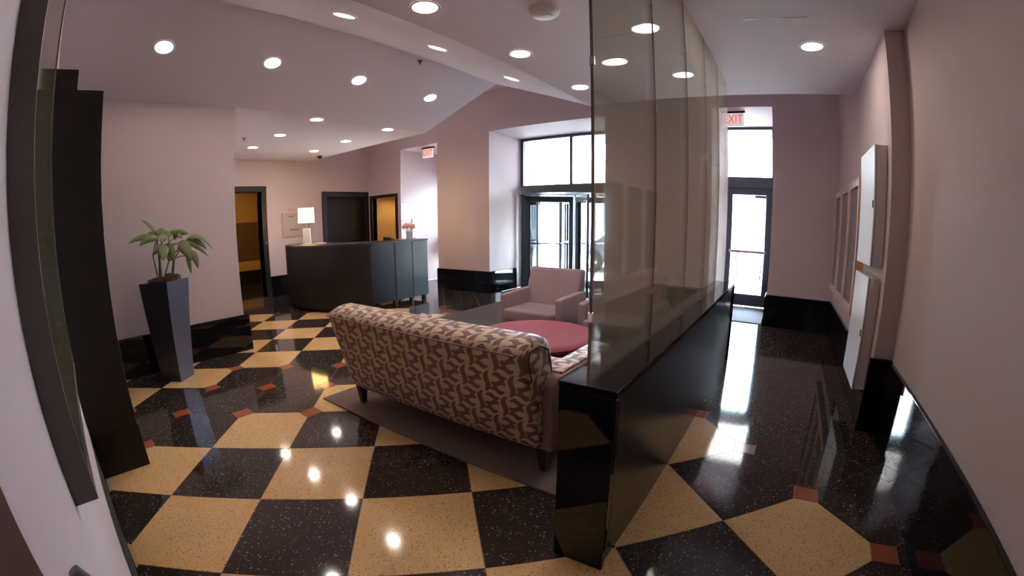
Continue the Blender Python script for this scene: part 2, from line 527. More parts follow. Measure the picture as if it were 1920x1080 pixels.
# ------------------------------------------------------------------ partition with glass screens
part = thing('partition', 'low polished black granite partition carrying a row of tall glass screens', 'partition', (0, 0, 0))
PX0, PX1, PY0, PY1, PZ = -.755, -.515, 1.375, 4.93, .862
base = finish('base', MB().box(PX0 + .012, PY0 + .03, .0, PX1 - .015, PY1 - .02, PZ - .03), 'granite_satin', part)
finish('end_panel', MB().box(PX0, PY0, .0, PX1, PY0 + .03, PZ - .03, bev=.003, seg=1), 'granite_black', part)
finish('end_panel', MB().box(PX0, PY1 - .03, .0, PX1, PY1, PZ - .03, bev=.003, seg=1), 'granite_black', part)
finish('corner_strip', MB().box(PX1 - .016, PY0 + .034, .06, PX1 - .004, PY0 + .055, PZ - .06), 'dark_metal', part)
finish('ledge', MB().box(PX0, PY0, PZ - .03, PX1, PY1, PZ, bev=.003, seg=1), 'granite_black', part)
GY = [1.38, 2.12, 2.85, 3.54, 4.20, 4.85]; GX = -.635
for k in range(5):
    y0, y1 = GY[k] + .004, GY[k + 1] - .004
    g = finish('glass_screen', MB().box(GX - .005, y0, PZ, GX + .005, y1, CEIL - .005), 'partition_glass', part)
    for zz in (2.03, 2.62, 1.12):
        finish('clip', MB().box(GX - .009, y0 - .006, zz - .018, GX + .009, y0 + .010, zz + .018, bev=.002, seg=1), 'chrome', g)
    finish('edge_strip', MB().box(GX - .0055, y0 - .003, PZ, GX + .0055, y0 - .0002, CEIL - .005), 'glass_edge', g)

# ------------------------------------------------------------------ dark portal block beside the entry wall
portal = thing('door_portal', 'tall dark stained portal post standing against the entry wall', 'portal', (-3.4, .003, 0))
finish('post', MB().box(-.35, -.107, 0, .2, .225, 2.415, bev=.004, seg=1), 'espresso_dark', portal)
finish('inner_post', MB().box(-.3, -.107, 2.415, .19, .055, 2.545, bev=.003, seg=1), 'espresso_dark', portal)
finish('plinth', MB().box(-.355, -.107, 0, .206, .231, .30, bev=.003, seg=1), 'espresso_dark', portal)

# ------------------------------------------------------------------ doors
def frame_x(parent, x0, x1, y0, y1, z1, wdt, m='espresso_daylit'):
    finish('jamb', MB().box(x0, y0, 0, x1, y0 + wdt, z1, bev=.003, seg=1), m, parent)
    finish('jamb', MB().box(x0, y1 - wdt, 0, x1, y1, z1, bev=.003, seg=1), m, parent)
    finish('head', MB().box(x0, y0 + wdt, z1 - wdt, x1, y1 - wdt, z1, bev=.003, seg=1), m, parent)


# door_1: open dark door to the side hall
d1 = struct('door_1', MB().box(XL - .24, 3.98, 0, XL + .03, 4.10, 2.42, bev=.003, seg=1), 'espresso_dark', label='dark door frame open to the yellow side hall')
finish('jamb', MB().box(XL - .24, 3.22, 0, XL + .03, 3.34, 2.42, bev=.003, seg=1), 'espresso_dark', d1)
finish('head', MB().box(XL - .24, 3.34, 2.30, XL + .03, 3.98, 2.42, bev=.003, seg=1), 'espresso_dark', d1)
lf = finish('door_leaf', MB().box(XL - .88, 3.345, .02, XL - .24, 3.390, 2.28, bev=.003, seg=1), 'espresso_dark', d1)
finish('handle', MB().tube([(XL - .80, 3.39, 1.12), (XL - .80, 3.44, 1.12), (XL - .70, 3.44, 1.12)], .011), 'chrome', lf)
finish('lock_plate', MB().box(XL + .03, 4.03, 1.08, XL + .036, 4.07, 1.22), 'chrome', d1)
# hall behind it
hall = struct('wall_hall', MB().box(-12.3, 2.2, 0, -12.2, 5.2, 2.8), 'hall_yellow', label='yellow side hall wall seen through the open door')
finish('wood_panel', MB().box(-12.2, 2.2, .66, -12.17, 5.2, 1.72), 'hall_brown', hall)
finish('chair_rail', MB().box(-12.2, 2.2, .40, -12.16, 5.2, .66), 'hall_yellow', hall)
finish('skirting', MB().box(-12.2, 2.2, 0, -12.17, 5.2, .40), 'espresso_dark', hall)
finish('end_wall', MB().box(-12.2, 2.1, 0, XL - .2, 2.2, 2.8), 'hall_yellow', hall)
finish('end_wall', MB().box(-12.2, 5.2, 0, XL - .2, 5.3, 2.8), 'hall_yellow', hall)
finish('hall_ceiling', MB().box(-12.3, 2.1, 2.8, XL - .2, 5.3, 2.9), 'ceiling_paint', hall)
finish('hall_floor', MB().box(-12.3, 2.1, -.1, XL - .2, 5.3, -.001), 'terrazzo_black', hall)
hl = thing('hall_light', 'square ceiling light inside the yellow side hall', 'ceiling light', (-10.9, 3.6, 2.8))
finish('rim', MB().box(-.17, -.17, -.03, .17, .17, 0), 'white_metal', hl)
finish('diffuser', MB().box(-.15, -.15, -.036, .15, .15, -.03), 'hall_lamp', hl)

# door_2: dark double door in a recess behind the desk
d2 = struct('door_2', MB().box(XL - .2, 5.54, 0, XL + .03, 5.66, 2.30, bev=.003, seg=1), 'espresso_daylit', label='dark panelled door behind the reception desk')
finish('jamb', MB().box(XL - .2, 6.82, 0, XL + .03, 6.92, 2.30, bev=.003, seg=1), 'espresso_dark', d2)
finish('head', MB().box(XL - .2, 5.66, 2.18, XL + .03, 6.82, 2.30, bev=.003, seg=1), 'espresso_daylit', d2)
finish('door_leaf', MB().box(XL - .14, 5.66, 0, XL - .10, 6.82, 2.18), 'espresso_dark', d2)

# door_3: open doorway to the lit back office
x0, x1, zt = OP3
d3 = struct('door_3', MB().box(x0 - .10, YF - .03, 0, x0, YF + .12, zt + .07, bev=.003, seg=1), 'espresso_daylit', label='dark door frame open to the warm lit back office')
finish('jamb', MB().box(x1, YF - .03, 0, x1 + .07, YF + .12, zt + .07, bev=.003, seg=1), 'espresso_daylit', d3)
finish('head', MB().box(x0, YF - .03, zt, x1, YF + .12, zt + .07, bev=.003, seg=1), 'espresso_daylit', d3)
of = struct('wall_office', MB().box(x0, 8.15, 0, x1, 8.25, zt), 'office_wall', label='warm office wall seen through the doorway')
finish('side_wall', MB().box(x0, YF + .12, 0, x0 + .01, 8.15, zt), 'office_wall', of)
finish('side_wall', MB().box(x1 - .01, YF + .12, 0, x1, 8.15, zt), 'office_wall', of)
ol = thing('office_light', 'small ceiling light inside the back office', 'ceiling light', ((x0 + x1) / 2, 7.45, zt))
finish('rim', MB().lathe([(.09, -.02), (.10, -.02), (.10, 0), (.09, 0)], 20), 'white_metal', ol, 40)
finish('diffuser', MB().lathe([(.088, -.022), (.088, -.004)], 20), 'hall_lamp', ol, 40)


# glazed street doors -----------------------------------------------------------------
def pane(parent, x0, x1, y, z0, z1):
    return finish('pane', MB().box(x0, y - .004, z0, x1, y + .004, z1), 'window_glass', parent)


# door_4: corridor exit
x0, x1, zt = OPC; y = 8.42
d4 = struct('door_4', MB().box(x0, y - .05, 0, x0 + .06, y + .05, zt, bev=.003, seg=1), 'bronze', label='glazed street door with a transom at the corridor end')
finish('frame_post', MB().box(x1 - .06, y - .05, 0, x1, y + .05, zt, bev=.003, seg=1), 'bronze', d4)
finish('frame_head', MB().box(x0 + .06, y - .05, zt - .05, x1 - .06, y + .05, zt, bev=.003, seg=1), 'bronze', d4)
finish('transom_bar', MB().box(x0 + .06, y - .07, 2.18, x1 - .06, y + .05, 2.38, bev=.003, seg=1), 'bronze', d4)
pane(d4, x0 + .06, x1 - .06, y, 2.38, zt - .05)
lf = finish('door_leaf', MB().box(x0 + .06, y - .025, .02, x1 - .06, y + .025, .24, bev=.003, seg=1), 'bronze', d4)
finish('stile', MB().box(x0 + .06, y - .025, .24, x0 + .15, y + .025, 2.18), 'bronze', lf)
finish('stile', MB().box(x1 - .16, y - .025, .24, x1 - .06, y + .025, 2.18), 'bronze', lf)
finish('top_rail', MB().box(x0 + .15, y - .025, 2.06, x1 - .16, y + .025, 2.18), 'bronze', lf)
pane(lf, x0 + .15, x1 - .16, y, .24, 2.06)
finish('push_bar', MB().box(x0 + .12, y - .09, 1.0, x1 - .12, y - .06, 1.05, bev=.006), 'chrome', lf)
finish('pull_handle', MB().tube([(x1 - .2, y - .03, .45), (x1 - .2, y - .08, .45), (x1 - .2, y - .08, .8), (x1 - .2, y - .03, .8)], .011), 'chrome', lf)
finish('closer', MB().box(x1 - .36, y - .09, 2.0, x1 - .16, y - .03, 2.05, bev=.004), 'chrome', lf)

# door_5: side exit beyond the desk
x0, x1, zt = OPX; y = 8.38
d5 = struct('door_5', MB().box(x0, y - .05, 0, x0 + .06, y + .05, zt, bev=.003, seg=1), 'bronze', label='glazed side exit door beyond the reception desk')
finish('frame_post', MB().box(x1 - .06, y - .05, 0, x1, y + .05, zt, bev=.003, seg=1), 'bronze', d5)
finish('frame_head', MB().box(x0 + .06, y - .05, zt - .05, x1 - .06, y + .05, zt, bev=.003, seg=1), 'bronze', d5)
pane(d5, x0 + .06, x1 - .06, y, 1.12, 2.50)
finish('header_panel', MB().box(x0 + .06, y - .03, 2.50, x1 - .06, y + .03, zt - .05), 'wall_paint', d5)
lf = finish('door_leaf', MB().box(x0 + .06, y - .03, .02, x1 - .06, y + .03, .12, bev=.003, seg=1), 'bronze', d5)
finish('mid_rail', MB().box(x0 + .06, y - .03, 1.02, x1 - .06, y + .03, 1.12, bev=.003, seg=1), 'bronze', lf)
finish('mid_panel', MB().box(x0 + .06, y - .015, .62, x1 - .06, y + .015, 1.02), 'bronze', lf)
finish('rail', MB().box(x0 + .06, y - .03, .56, x1 - .06, y + .03, .62), 'bronze', lf)
pane(lf, x0 + .06, x1 - .06, y, .12, .56)
finish('push_bar', MB().box(x0 + .10, y - .09, 1.03, x1 - .10, y - .06, 1.08, bev=.006), 'chrome', lf)

# door_6: revolving door with its transom window
x0, x1, zt = OPR; y = 8.10
d6 = struct('door_6', MB().box(x0, y - .05, 0, x0 + .07, y + .05, zt, bev=.003, seg=1), 'bronze', label='revolving glass door under a transom window')
finish('frame_post', MB().box(x1 - .07, y - .05, 0, x1, y + .05, zt, bev=.003, seg=1), 'bronze', d6)
finish('frame_head', MB().box(x0 + .07, y - .05, zt - .06, x1 - .07, y + .05, zt, bev=.003, seg=1), 'bronze', d6)
finish('transom_bar', MB().box(x0 + .07, y - .05, 2.14, x1 - .07, y + .05, 2.24, bev=.003, seg=1), 'bronze', d6)
xm = (x0 + x1) / 2
finish('mullion', MB().box(xm - .03, y - .05, 2.24, xm + .03, y + .05, zt - .06, bev=.003, seg=1), 'bronze', d6)
pane(d6, x0 + .07, xm - .03, y, 2.24, zt - .06); pane(d6, xm + .03, x1 - .07, y, 2.24, zt - .06)
DC = (xm, 8.25); DR = 1.12


def arc_pts(r, a0, a1, n):
    return [(DC[0] + r * math.cos(math.radians(a0 + (a1 - a0) * k / n)), DC[1] + r * math.sin(math.radians(a0 + (a1 - a0) * k / n))) for k in range(n + 1)]


drum = finish('drum_canopy', MB().prism(arc_pts(DR + .06, 0, 360, 48)[:-1], 2.00, 2.14), 'bronze', d6, 30)
for a0, a1 in ((135, 225), (-45, 45)):
    o_, i_ = arc_pts(DR + .005, a0, a1, 14), arc_pts(DR - .005, a0, a1, 14)
    gw = finish('curved_glass', MB().prism(o_ + i_[::-1], .10, 2.00), 'window_glass', d6, 30)
    o_, i_ = arc_pts(DR + .025, a0, a1, 14), arc_pts(DR - .025, a0, a1, 14)
    finish('kick_rail', MB().prism(o_ + i_[::-1], 0, .10), 'bronze', gw, 30)
    for k, am in enumerate((a0, a0 + 30, a0 + 60, a1)):
        c, s = math.cos(math.radians(am)), math.sin(math.radians(am))
        finish('drum_post', MB().taper(DC[0] + DR * c, DC[1] + DR * s, 0, 2.00, .035, .035, rot=math.radians(am)), 'bronze', gw)
# floor-to-frame side infills
for xa, xb in ((x0 + .07, DC[0] - DR * .99), (DC[0] + DR * .99, x1 - .07)):
    finish('side_panel', MB().box(xa, y - .04, 0, xb, y + .04, 2.14), 'bronze', d6)
ctr = finish('door_shaft', MB().lathe([(.03, 0), (.03, 2.00)], 12, (DC[0], DC[1], 0)), 'bronze', d6, 40)
for k in range(4):
    a = math.radians(40 + 90 * k); c, s = math.cos(a), math.sin(a)
    wg = finish('door_wing', MB().taper(DC[0] + c * 1.02, DC[1] + s * 1.02, .03, 1.98, .045, .045, .022, .022, rot=a), 'bronze', d6)
    finish('inner_stile', MB().taper(DC[0] + c * .09, DC[1] + s * .09, .03, 1.98, .045, .045, .022, .022, rot=a), 'bronze', wg)
    for z0, z1 in ((.03, .20), (1.86, 1.98)):
        finish('wing_rail', MB().taper(DC[0] + c * .555, DC[1] + s * .555, z0, z1, .42, .42, .022, .022, rot=a), 'bronze', wg)
    finish('wing_glass', MB().taper(DC[0] + c * .555, DC[1] + s * .555, .20, 1.86, .42, .42, .004, .004, rot=a), 'window_glass', wg)
    finish('push_bar', MB().tube([(DC[0] + c * .14 - s * .05, DC[1] + s * .14 + c * .05, 1.0), (DC[0] + c * .97 - s * .05, DC[1] + s * .97 + c * .05, 1.0)], .013), 'chrome', wg)

# entrance mats inside the deep openings
struct('floor_recess', MB().box(OPR[0], YF + .02, -.05, OPR[1], YR + .6, -.003), 'terrazzo_black')
struct('floor_recess_exit', MB().box(OPX[0], YF + .02, -.05, OPX[1], YR, -.003), 'terrazzo_black')
struct('floor_recess_corridor', MB().box(OPC[0], YF + .02, -.05, OPC[1], YR, -.003), 'terrazzo_black')
struct('floor_recess_office', MB().box(OP3[0], YF + .02, -.05, OP3[1], YR, -.003), 'terrazzo_black')
tag(finish('door_mat', MB().box(OPC[0] + .05, YF + .06, 0, OPC[1] - .05, 8.34, .012, bev=.004), 'mat_grey'), 'grey ribbed mat in front of the corridor street door', 'mat')

# ------------------------------------------------------------------ recessed downlights
dl0 = None


def downlight(x, y, z, tilt, label, group):
    global dl0
    if dl0 is None:
        t = thing('downlight', label, 'downlight', (0, 0, 0), 0, group)
        finish('trim_ring', MB().lathe([(.088, -.001), (.090, -.006), (.104, -.006), (.108, -.001)], 32, cap=False), 'white_metal', t, 40)
        finish('lens', MB().lathe([(.0885, -.0045), (.0885, -.001)], 32), 'downlight', t)
        dl0 = t
    else:
        t = copy_tree(dl0)
    t.location = (x, y, z); t.rotation_euler = (0, tilt, 0)
    tag(t, label, 'downlight', group)


SL = math.atan2(.555, 1.51); SR = math.atan2(.555, 1.53)
ORD = ('closest to', 'second from', 'third from', 'fourth from')
for k, y in enumerate((4.44, 3.24, 2.06)):
    downlight(-2.19, y, CEIL, 0, 'round downlight in the flat ceiling over the seating, %s the window wall' % ORD[k], 'downlights over the seating')
for k, y in enumerate((4.42, 3.22)):
    downlight(-1.0, y, CEIL, 0, 'round downlight close beside the glass screens, %s the window wall' % ORD[k], 'downlights beside the glass screens')
downlight(.24, 3.84, CEIL, 0, 'lone round lit downlight in the corridor ceiling', 'corridor downlights')
for k, y in enumerate((4.53, 3.26, 2.07, .87)):
    x = -4.64; downlight(x, y, CEIL + (x - XC) * .555 / 1.51, -SL, 'round downlight in the vault slope on the desk side, %s the window wall' % ORD[k], 'downlights in the vault slope on the desk side')
for k, y in enumerate((4.33, 3.06, 1.96)):
    x = -3.05; downlight(x, y, CEIL + (-2.45 - x) * .555 / 1.53, SR, 'round downlight in the vault slope on the seating side, %s the window wall' % ORD[k], 'downlights in the vault slope on the seating side')
for k, x in enumerate((-5.65, -6.86, -8.03)):
    for y, row in ((3.25, 'row away from'), (4.56, 'row along')):
        downlight(x, y, CEIL, 0, 'round downlight over the desk in the %s the windows, %s the vault' % (row, ORD[k]), 'downlights over the desk')

# ------------------------------------------------------------------ ceiling fittings
t = thing('smoke_detector', 'round white smoke detector on the flat ceiling over the seating', 'smoke detector', (-1.55, 2.60, CEIL))
finish('housing', MB().lathe([(.04, -.058), (.085, -.050), (.105, -.030), (.108, -.012), (.112, 0)], 28), 'plastic_white', t, 40)
finish('sensor_cap', MB().lathe([(.018, -.066), (.036, -.064), (.038, -.056)], 20, (.02, 0, 0)), 'plastic_white', t, 40)
t = thing('security_camera', 'small dark dome camera under the ceiling above the intercom board', 'camera', (-8.42, 4.93, CEIL))
finish('mount', MB().lathe([(.065, -.03), (.07, 0)], 20), 'white_metal', t, 40)
finish('dome', MB().lathe([(.001, -.085), (.03, -.08), (.05, -.06), (.058, -.03)], 20), 'plastic_black', t, 60)
for k, (x, y, z, lb) in enumerate(((-4.05, 3.76, 3.53, 'tiny dark sprinkler head near the vault ridge'), (-7.27, 2.78, CEIL, 'tiny dark sprinkler head in the flat ceiling beside the planter wall'))):
    t = thing('sprinkler', lb, 'sprinkler', (x, y, z), 0)
    finish('rose', MB().lathe([(.03, -.008), (.035, 0)], 16), 'plastic_black', t, 40)
    finish('nozzle', MB().lathe([(.022, -.04), (.01, -.036), (.01, -.008)], 12), 'plastic_black', t, 40)
t = thing('access_panel', 'flush access panel in the corridor ceiling', 'hatch', (-.04, 2.98, CEIL))
finish('panel', MB().box(-.225, -.28, -.004, .225, .28, 0), 'ceiling_paint', t)
finish('panel_rim', MB().box(-.228, .278, -.005, .228, .284, .0), 'dark_metal', t)

# ------------------------------------------------------------------ exit signs
def text_mesh(txt, size, depth):
    cu = bpy.data.curves.new('t', 'FONT'); cu.body = txt; cu.size = size; cu.extrude = depth; cu.align_x = 'CENTER'; cu.align_y = 'CENTER'; cu.resolution_u = 3
    o = bpy.data.objects.new('t', cu); sc.collection.objects.link(o)
    bpy.context.view_layer.update()
    me = bpy.data.meshes.new_from_object(o.evaluated_get(bpy.context.evaluated_depsgraph_get()))
    bpy.data.objects.remove(o); bpy.data.curves.remove(cu)
    return me


def exit_sign(x, y, z, label):
    t = thing('exit_sign', label, 'exit sign', (x, y, z))
    finish('canopy', MB().box(-.19, -.03, -.03, .19, .03, 0, bev=.004), 'dark_metal', t)
    finish('sign_plate', MB().box(-.17, -.012, -.245, .17, .012, -.03, bev=.003), 'exit_face', t)
    me = text_mesh('EXIT', .20, .002); me.materials.append(MATS['exit_red'])
    o = bpy.data.objects.new('lettering', me); sc.collection.objects.link(o); o.parent = t
    o.location = (0, -.0145, -.1325); o.rotation_euler = (math.pi / 2, 0, 0); o.scale = (.74, 1, 1)


exit_sign(-.85, 7.2, OPC[2], 'white exit sign with red letters above the corridor street door')
exit_sign(-7.43, 7.2, OPX[2], 'white exit sign with red letters above the side exit beyond the desk')

# ------------------------------------------------------------------ rugs
tag(finish('area_rug', MB().box(-3.27, 1.775, 0, -.79, 3.96, .012, bev=.003), 'rug_taupe'), 'flat taupe rug under the patterned sofa', 'rug')
tag(finish('entrance_carpet', MB().box(-4.70, 3.98, 0, -.79, 6.86, .010, bev=.003), 'carpet_grey'), 'grey entrance carpet under the armchairs before the revolving door', 'rug')

# ------------------------------------------------------------------ sofa
SX0, SX1 = -2.98, -1.09; SC = (SX0 + SX1) / 2; SY = 1.93; SZ = .012
sofa = thing('sofa', 'sofa upholstered in taupe and cream leaf scroll fabric, back turned', 'sofa', (SC, SY, SZ))
hw = (SX1 - SX0) / 2
backp = [(.05, .145), (.0, .15), (-.03, .20), (-.08, .36), (-.135, .55), (-.185, .74), (-.190, .775), (-.172, .806), (-.12, .828), (-.05, .842), (.01, .842), (.06, .82), (.09, .77), (.14, .60), (.20, .42), (.21, .30), (.21, .15)]


def loft(prof, stations, cy, cz):
    mb = MB(); rings = []
    for x, k in stations:
        rings.append([mb.bm.verts.new((x, y + (cy - y) / max(.001, math.hypot(cy - y, cz - z)) * k, z + (cz - z) / max(.001, math.hypot(cy - y, cz - z)) * k)) for y, z in prof])
    n = len(prof)
    for a, b in zip(rings, rings[1:]):
        for i in range(n): mb.bm.faces.new((a[i], a[(i + 1) % n], b[(i + 1) % n], b[i]))
    mb.bm.faces.new(rings[0][::-1]); mb.bm.faces.new(rings[-1])
    return mb


rnd = [(0, .05), (.006, .028), (.018, .012), (.036, .003), (.055, 0)]
st = [(-hw + a, k) for a, k in rnd] + [(hw - .065 - a, k) for a, k in rnd[::-1]]
o = finish('backrest', loft(backp, st, .02, .5), 'scroll_fabric', sofa, 60)
finish('piping', MB().tube([(-hw + .02, -.198, .772), (hw - .12, -.198, .772)], .006), 'arm_fabric', o, 60)
finish('piping', MB().tube([(hw - .066, -.12, .62), (hw - .066, -.150, .74), (hw - .066, -.135, .785), (hw - .066, -.04, .80), (hw - .066, .05, .76), (hw - .066, .09, .62)], .005), 'wood_leg', o, 60)
for s in (-1, 1):
    a = MB().prism([(.0, .15), (.0, .56), (.06, .60), (.80, .60), (.83, .57), (.83, .15)], hw - .16, hw - .0, 'x', bev=.014, seg=2) if s > 0 else \
        MB().prism([(.0, .15), (.0, .56), (.06, .60), (.80, .60), (.83, .57), (.83, .15)], -hw + .0, -hw + .16, 'x', bev=.014, seg=2)
    ar = finish('armrest', a, 'arm_fabric', sofa, 40)
    xa = hw - .145 if s > 0 else -hw + .015
    finish('arm_pad', MB().box(xa, .12, .598, xa + .13, .82, .612, bev=.006), 'scroll_fabric', ar, 40)
finish('seat_base', MB().box(-hw + .16, .06, .15, hw - .16, .82, .30, bev=.01), 'scroll_fabric', sofa)
for k in range(2):
    w_ = (hw - .17)
    finish('seat_cushion', MB().box(-w_ + k * w_ + .004, .17, .30, -w_ + (k + 1) * w_ - .004, .84, .44, bev=.03, seg=3), 'scroll_fabric', sofa, 50)
for sx in (-1, 1):
    for yy in (.03, .76):
        finish('leg', MB().taper(sx * (hw - .07), yy, 0, .155, .020, .034), 'wood_leg', sofa)

# ------------------------------------------------------------------ armchairs
def armchair(cx, y, label):
    t = thing('armchair', label, 'armchair', (cx, y, .010), 0, 'armchairs facing the sofa')
    w = .42
    finish('backrest', MB().prism([(.50, .30), (.52, .44), (.66, .85), (.72, .87), (.78, .85), (.72, .20), (.50, .20)], -w + .055, w - .055, 'x', bev=.02, seg=3), 'chair_fabric', t, 50)
    for s in (-1, 1):
        xa = s * w; xb = s * (w - .085)
        finish('armrest', MB().prism([(.06, .08), (.06, .575), (.09, .59), (.60, .61), (.70, .60), (.72, .08)], min(xa, xb), max(xa, xb), 'x', bev=.014, seg=2), 'chair_fabric', t, 40)
    finish('seat_base', MB().box(-w + .085, .03, .12, w - .085, .52, .28, bev=.01), 'chair_fabric', t)
    finish('seat_cushion', MB().box(-w + .09, -.01, .28, w - .09, .54, .43, bev=.035, seg=3), 'chair_fabric', t, 50)
    for sx in (-1, 1):
        for yy in (.11, .66):
            finish('leg', MB().taper(sx * (w - .05), yy, 0, .13, .018, .028), 'wood_leg', t)
    return t


armchair(-2.68, 4.09, 'mauve fabric armchair between the ottoman and the revolving door')
armchair(-1.62, 4.05, 'mauve fabric armchair close behind the glass screens')

# ------------------------------------------------------------------ ottoman
t = thing('ottoman', 'round ottoman with a dull red top and purple sides', 'ottoman', (-2.08, 3.36, .012))
finish('side', MB().lathe([(.52, .06), (.53, .08), (.53, .345), (.52, .36)], 48), 'ottoman_side', t, 40)
finish('cushion_top', MB().lathe([(.52, .36), (.555, .372), (.565, .395), (.55, .415), (.48, .425), (.25, .43), (.01, .432)], 48), 'ottoman_red', t, 60)
for a in range(4):
    finish('leg', MB().lathe([(.025, 0), (.03, .06)], 12, (.38 * math.cos(a * math.pi / 2 + .8), .38 * math.sin(a * math.pi / 2 + .8), 0)), 'wood_leg', t)

# ------------------------------------------------------------------ reception desk
DXC, DYC = -7.2, 5.0
desk = thing('reception_desk', 'dark stained reception desk with a bowed front and panelled side', 'desk', (DXC, DYC, 0))


def bez(pts, n):
    out = []
    m = len(pts) - 1
    for k in range(n + 1):
        t_ = k / n; q = [Vector(p) for p in pts]
        for r in range(m):
            q = [q[i].lerp(q[i + 1], t_) for i in range(len(q) - 1)]
        out.append((q[0].x, q[0].y))
    return out


def loc2(l): return [(x - DXC, y - DYC) for x, y in l]


bow = bez([(-6.12, 4.52), (-6.25, 3.72), (-7.1, 3.40), (-8.2, 3.84), (-8.52, 4.16)], 22)
inner = [(x + (-.05 if False else 0) * 0 + (-7.2 - x) * .05, y + .09) for x, y in bow]
finish('bow_front', MB().prism(loc2(bow + inner[::-1]), .07, 1.12), 'espresso_dark', desk, 30)
toe = [(x + (-7.2 - x) * .05, y + .09) for x, y in bow]; toe2 = [(x + (-7.2 - x) * .08, y + .16) for x, y in bow]
finish('plinth', MB().prism(loc2(toe + toe2[::-1]), 0, .07), 'espresso_dark', desk, 30)
# panelled right side, three panels
PA, PB = Vector((-6.12, 4.52)), Vector((-6.12, 5.88))
dirp = (PB - PA).normalized(); nrm = Vector((dirp.y, -dirp.x))
L = (PB - PA).length
cuts = [0, .40 * L, .71 * L, L]
for k in range(3):
    a = PA + dirp * (cuts[k] + .005); b = PA + dirp * (cuts[k + 1] - .005)
    q = [a, b, b - nrm * .03, a - nrm * .03]
    finish('side_panel', MB().prism(loc2([(v.x, v.y) for v in q]), .09, 1.12, bev=.002, seg=1), 'espresso_daylit', desk)
a, b = PA - nrm * .031, PB - nrm * .031
q = [a + dirp * .01, b - dirp * .005, b - nrm * .5, a + Vector((-.5, .1))]
finish('carcass', MB().prism(loc2([(v.x, v.y) for v in q]), .08, 1.115), 'espresso_dark', desk)
for f_ in (.70, .93):
    c = PA + dirp * (L * f_) - nrm * .05
    finish('foot', MB().taper(c.x - DXC, c.y - DYC, 0, .08, .030, .034), 'plastic_black', desk)
for f_ in (.1, .4):
    c = PA + dirp * (L * f_) - nrm * .05
    finish('foot', MB().taper(c.x - DXC, c.y - DYC, 0, .08, .030, .034), 'plastic_black', desk)
topo = bow[::-1] + [(PB.x + nrm.x * .01, PB.y + .01), (PB.x - .62, PB.y + .10), (-6.75, 5.0), (-7.2, 4.62), (-8.0, 4.75), (-8.5, 4.85)]
finish('counter_top', MB().prism(loc2(topo), 1.12, 1.155, bev=.003, seg=1), 'espresso_daylit', desk)
finish('back_leg', MB().box(-8.4 - DXC, 4.6 - DYC, 0, -8.3 - DXC, 4.8 - DYC, 1.12), 'espresso_dark', desk)
finish('work_surface', MB().prism(loc2([(-8.3, 4.3), (-7.2, 4.0), (-6.5, 4.5), (-6.5, 5.4), (-6.9, 5.4), (-7.1, 4.6), (-8.2, 4.7)]), .72, .75), 'espresso_dark', desk)

DZ = 1.155
# lamp with square white base
t = thing('table_lamp', 'table lamp with a square white base at the bowed desk end', 'lamp', (-8.18, 4.44, DZ))
finish('base', MB().taper(0, 0, 0, .30, .075, .070, rot=.9), 'lamp_white', t)
finish('stem', MB().lathe([(.010, .30), (.010, .44)], 10), 'chrome', t)
finish('lamp_shade', MB().taper(0, 0, .41, .70, .165, .155, rot=-.5), 'lamp_glow', t)
t = thing('desk_lamp', 'lamp with a thin stem and drum shade beside the flowers', 'lamp', (-6.58, 5.90, DZ))
finish('base', MB().lathe([(.075, 0), (.075, .015), (.02, .02)], 20), 'chrome', t, 40)
finish('stem', MB().lathe([(.010, .015), (.010, .50)], 10), 'chrome', t)
finish('lamp_shade', MB().lathe([(.195, .40), (.19, .69)], 32), 'lamp_glow', t, 40)
t = thing('flower_vase', 'glass vase of pale pink flowers under the drum shade lamp', 'vase', (-6.40, 5.66, DZ))
finish('vase', MB().lathe([(.045, 0), (.05, .01), (.052, .15), (.047, .15), (.044, .012)], 20), 'vase_glass', t, 40)
for k in range(14):
    a = k * 2.4; r = .03 + .085 * math.sqrt(k / 14); z = .22 + .07 * (1 - k / 14) + random.uniform(-.015, .015)
    bmf = MB(); bmesh.ops.create_icosphere(bmf.bm, subdivisions=2, radius=.034, matrix=Matrix.Translation((r * math.cos(a), r * math.sin(a), z)))
    for v in bmf.bm.verts: v.co += Vector((random.uniform(-.008, .008), random.uniform(-.008, .008), random.uniform(-.006, .006)))
    fo = finish('flower', bmf, 'petal_pink' if k % 3 else 'petal_white', t)
    finish('flower_stem', MB().tube([(0, 0, .05), (r * .6 * math.cos(a), r * .6 * math.sin(a), z * .7), (r * math.cos(a), r * math.sin(a), z)], .003, 5), 'leaf_stem', fo)
t = thing('desk_phone', 'small black desk phone on the panelled desk end', 'phone', (-6.55, 5.28, DZ), .3)
finish('body', MB().prism([(-.08, 0), (.08, 0), (.08, .02), (-.08, .05)], -.07, .07, 'x'), 'plastic_black', t)
finish('handset', MB().box(-.075, -.085, .045, -.025, .085, .07, bev=.008), 'plastic_black', t, 40)
tag(finish('paper_sheet', MB().box(-.15, -.11, 0, .15, .11, .004), 'paper', None, None, (-7.75, 4.28, DZ)), 'white papers lying on the bowed desk top', 'paper')
bpy.data.objects['paper_sheet'].rotation_euler = (0, 0, .3)
tag(finish('brochure', MB().prism([(-.12, -.08), (.12, -.08), (.14, .07), (-.10, .09)], 0, .012), 'paper', None, None, (-7.45, 4.30, DZ)), 'folded white brochure on the desk top beside the papers', 'paper')

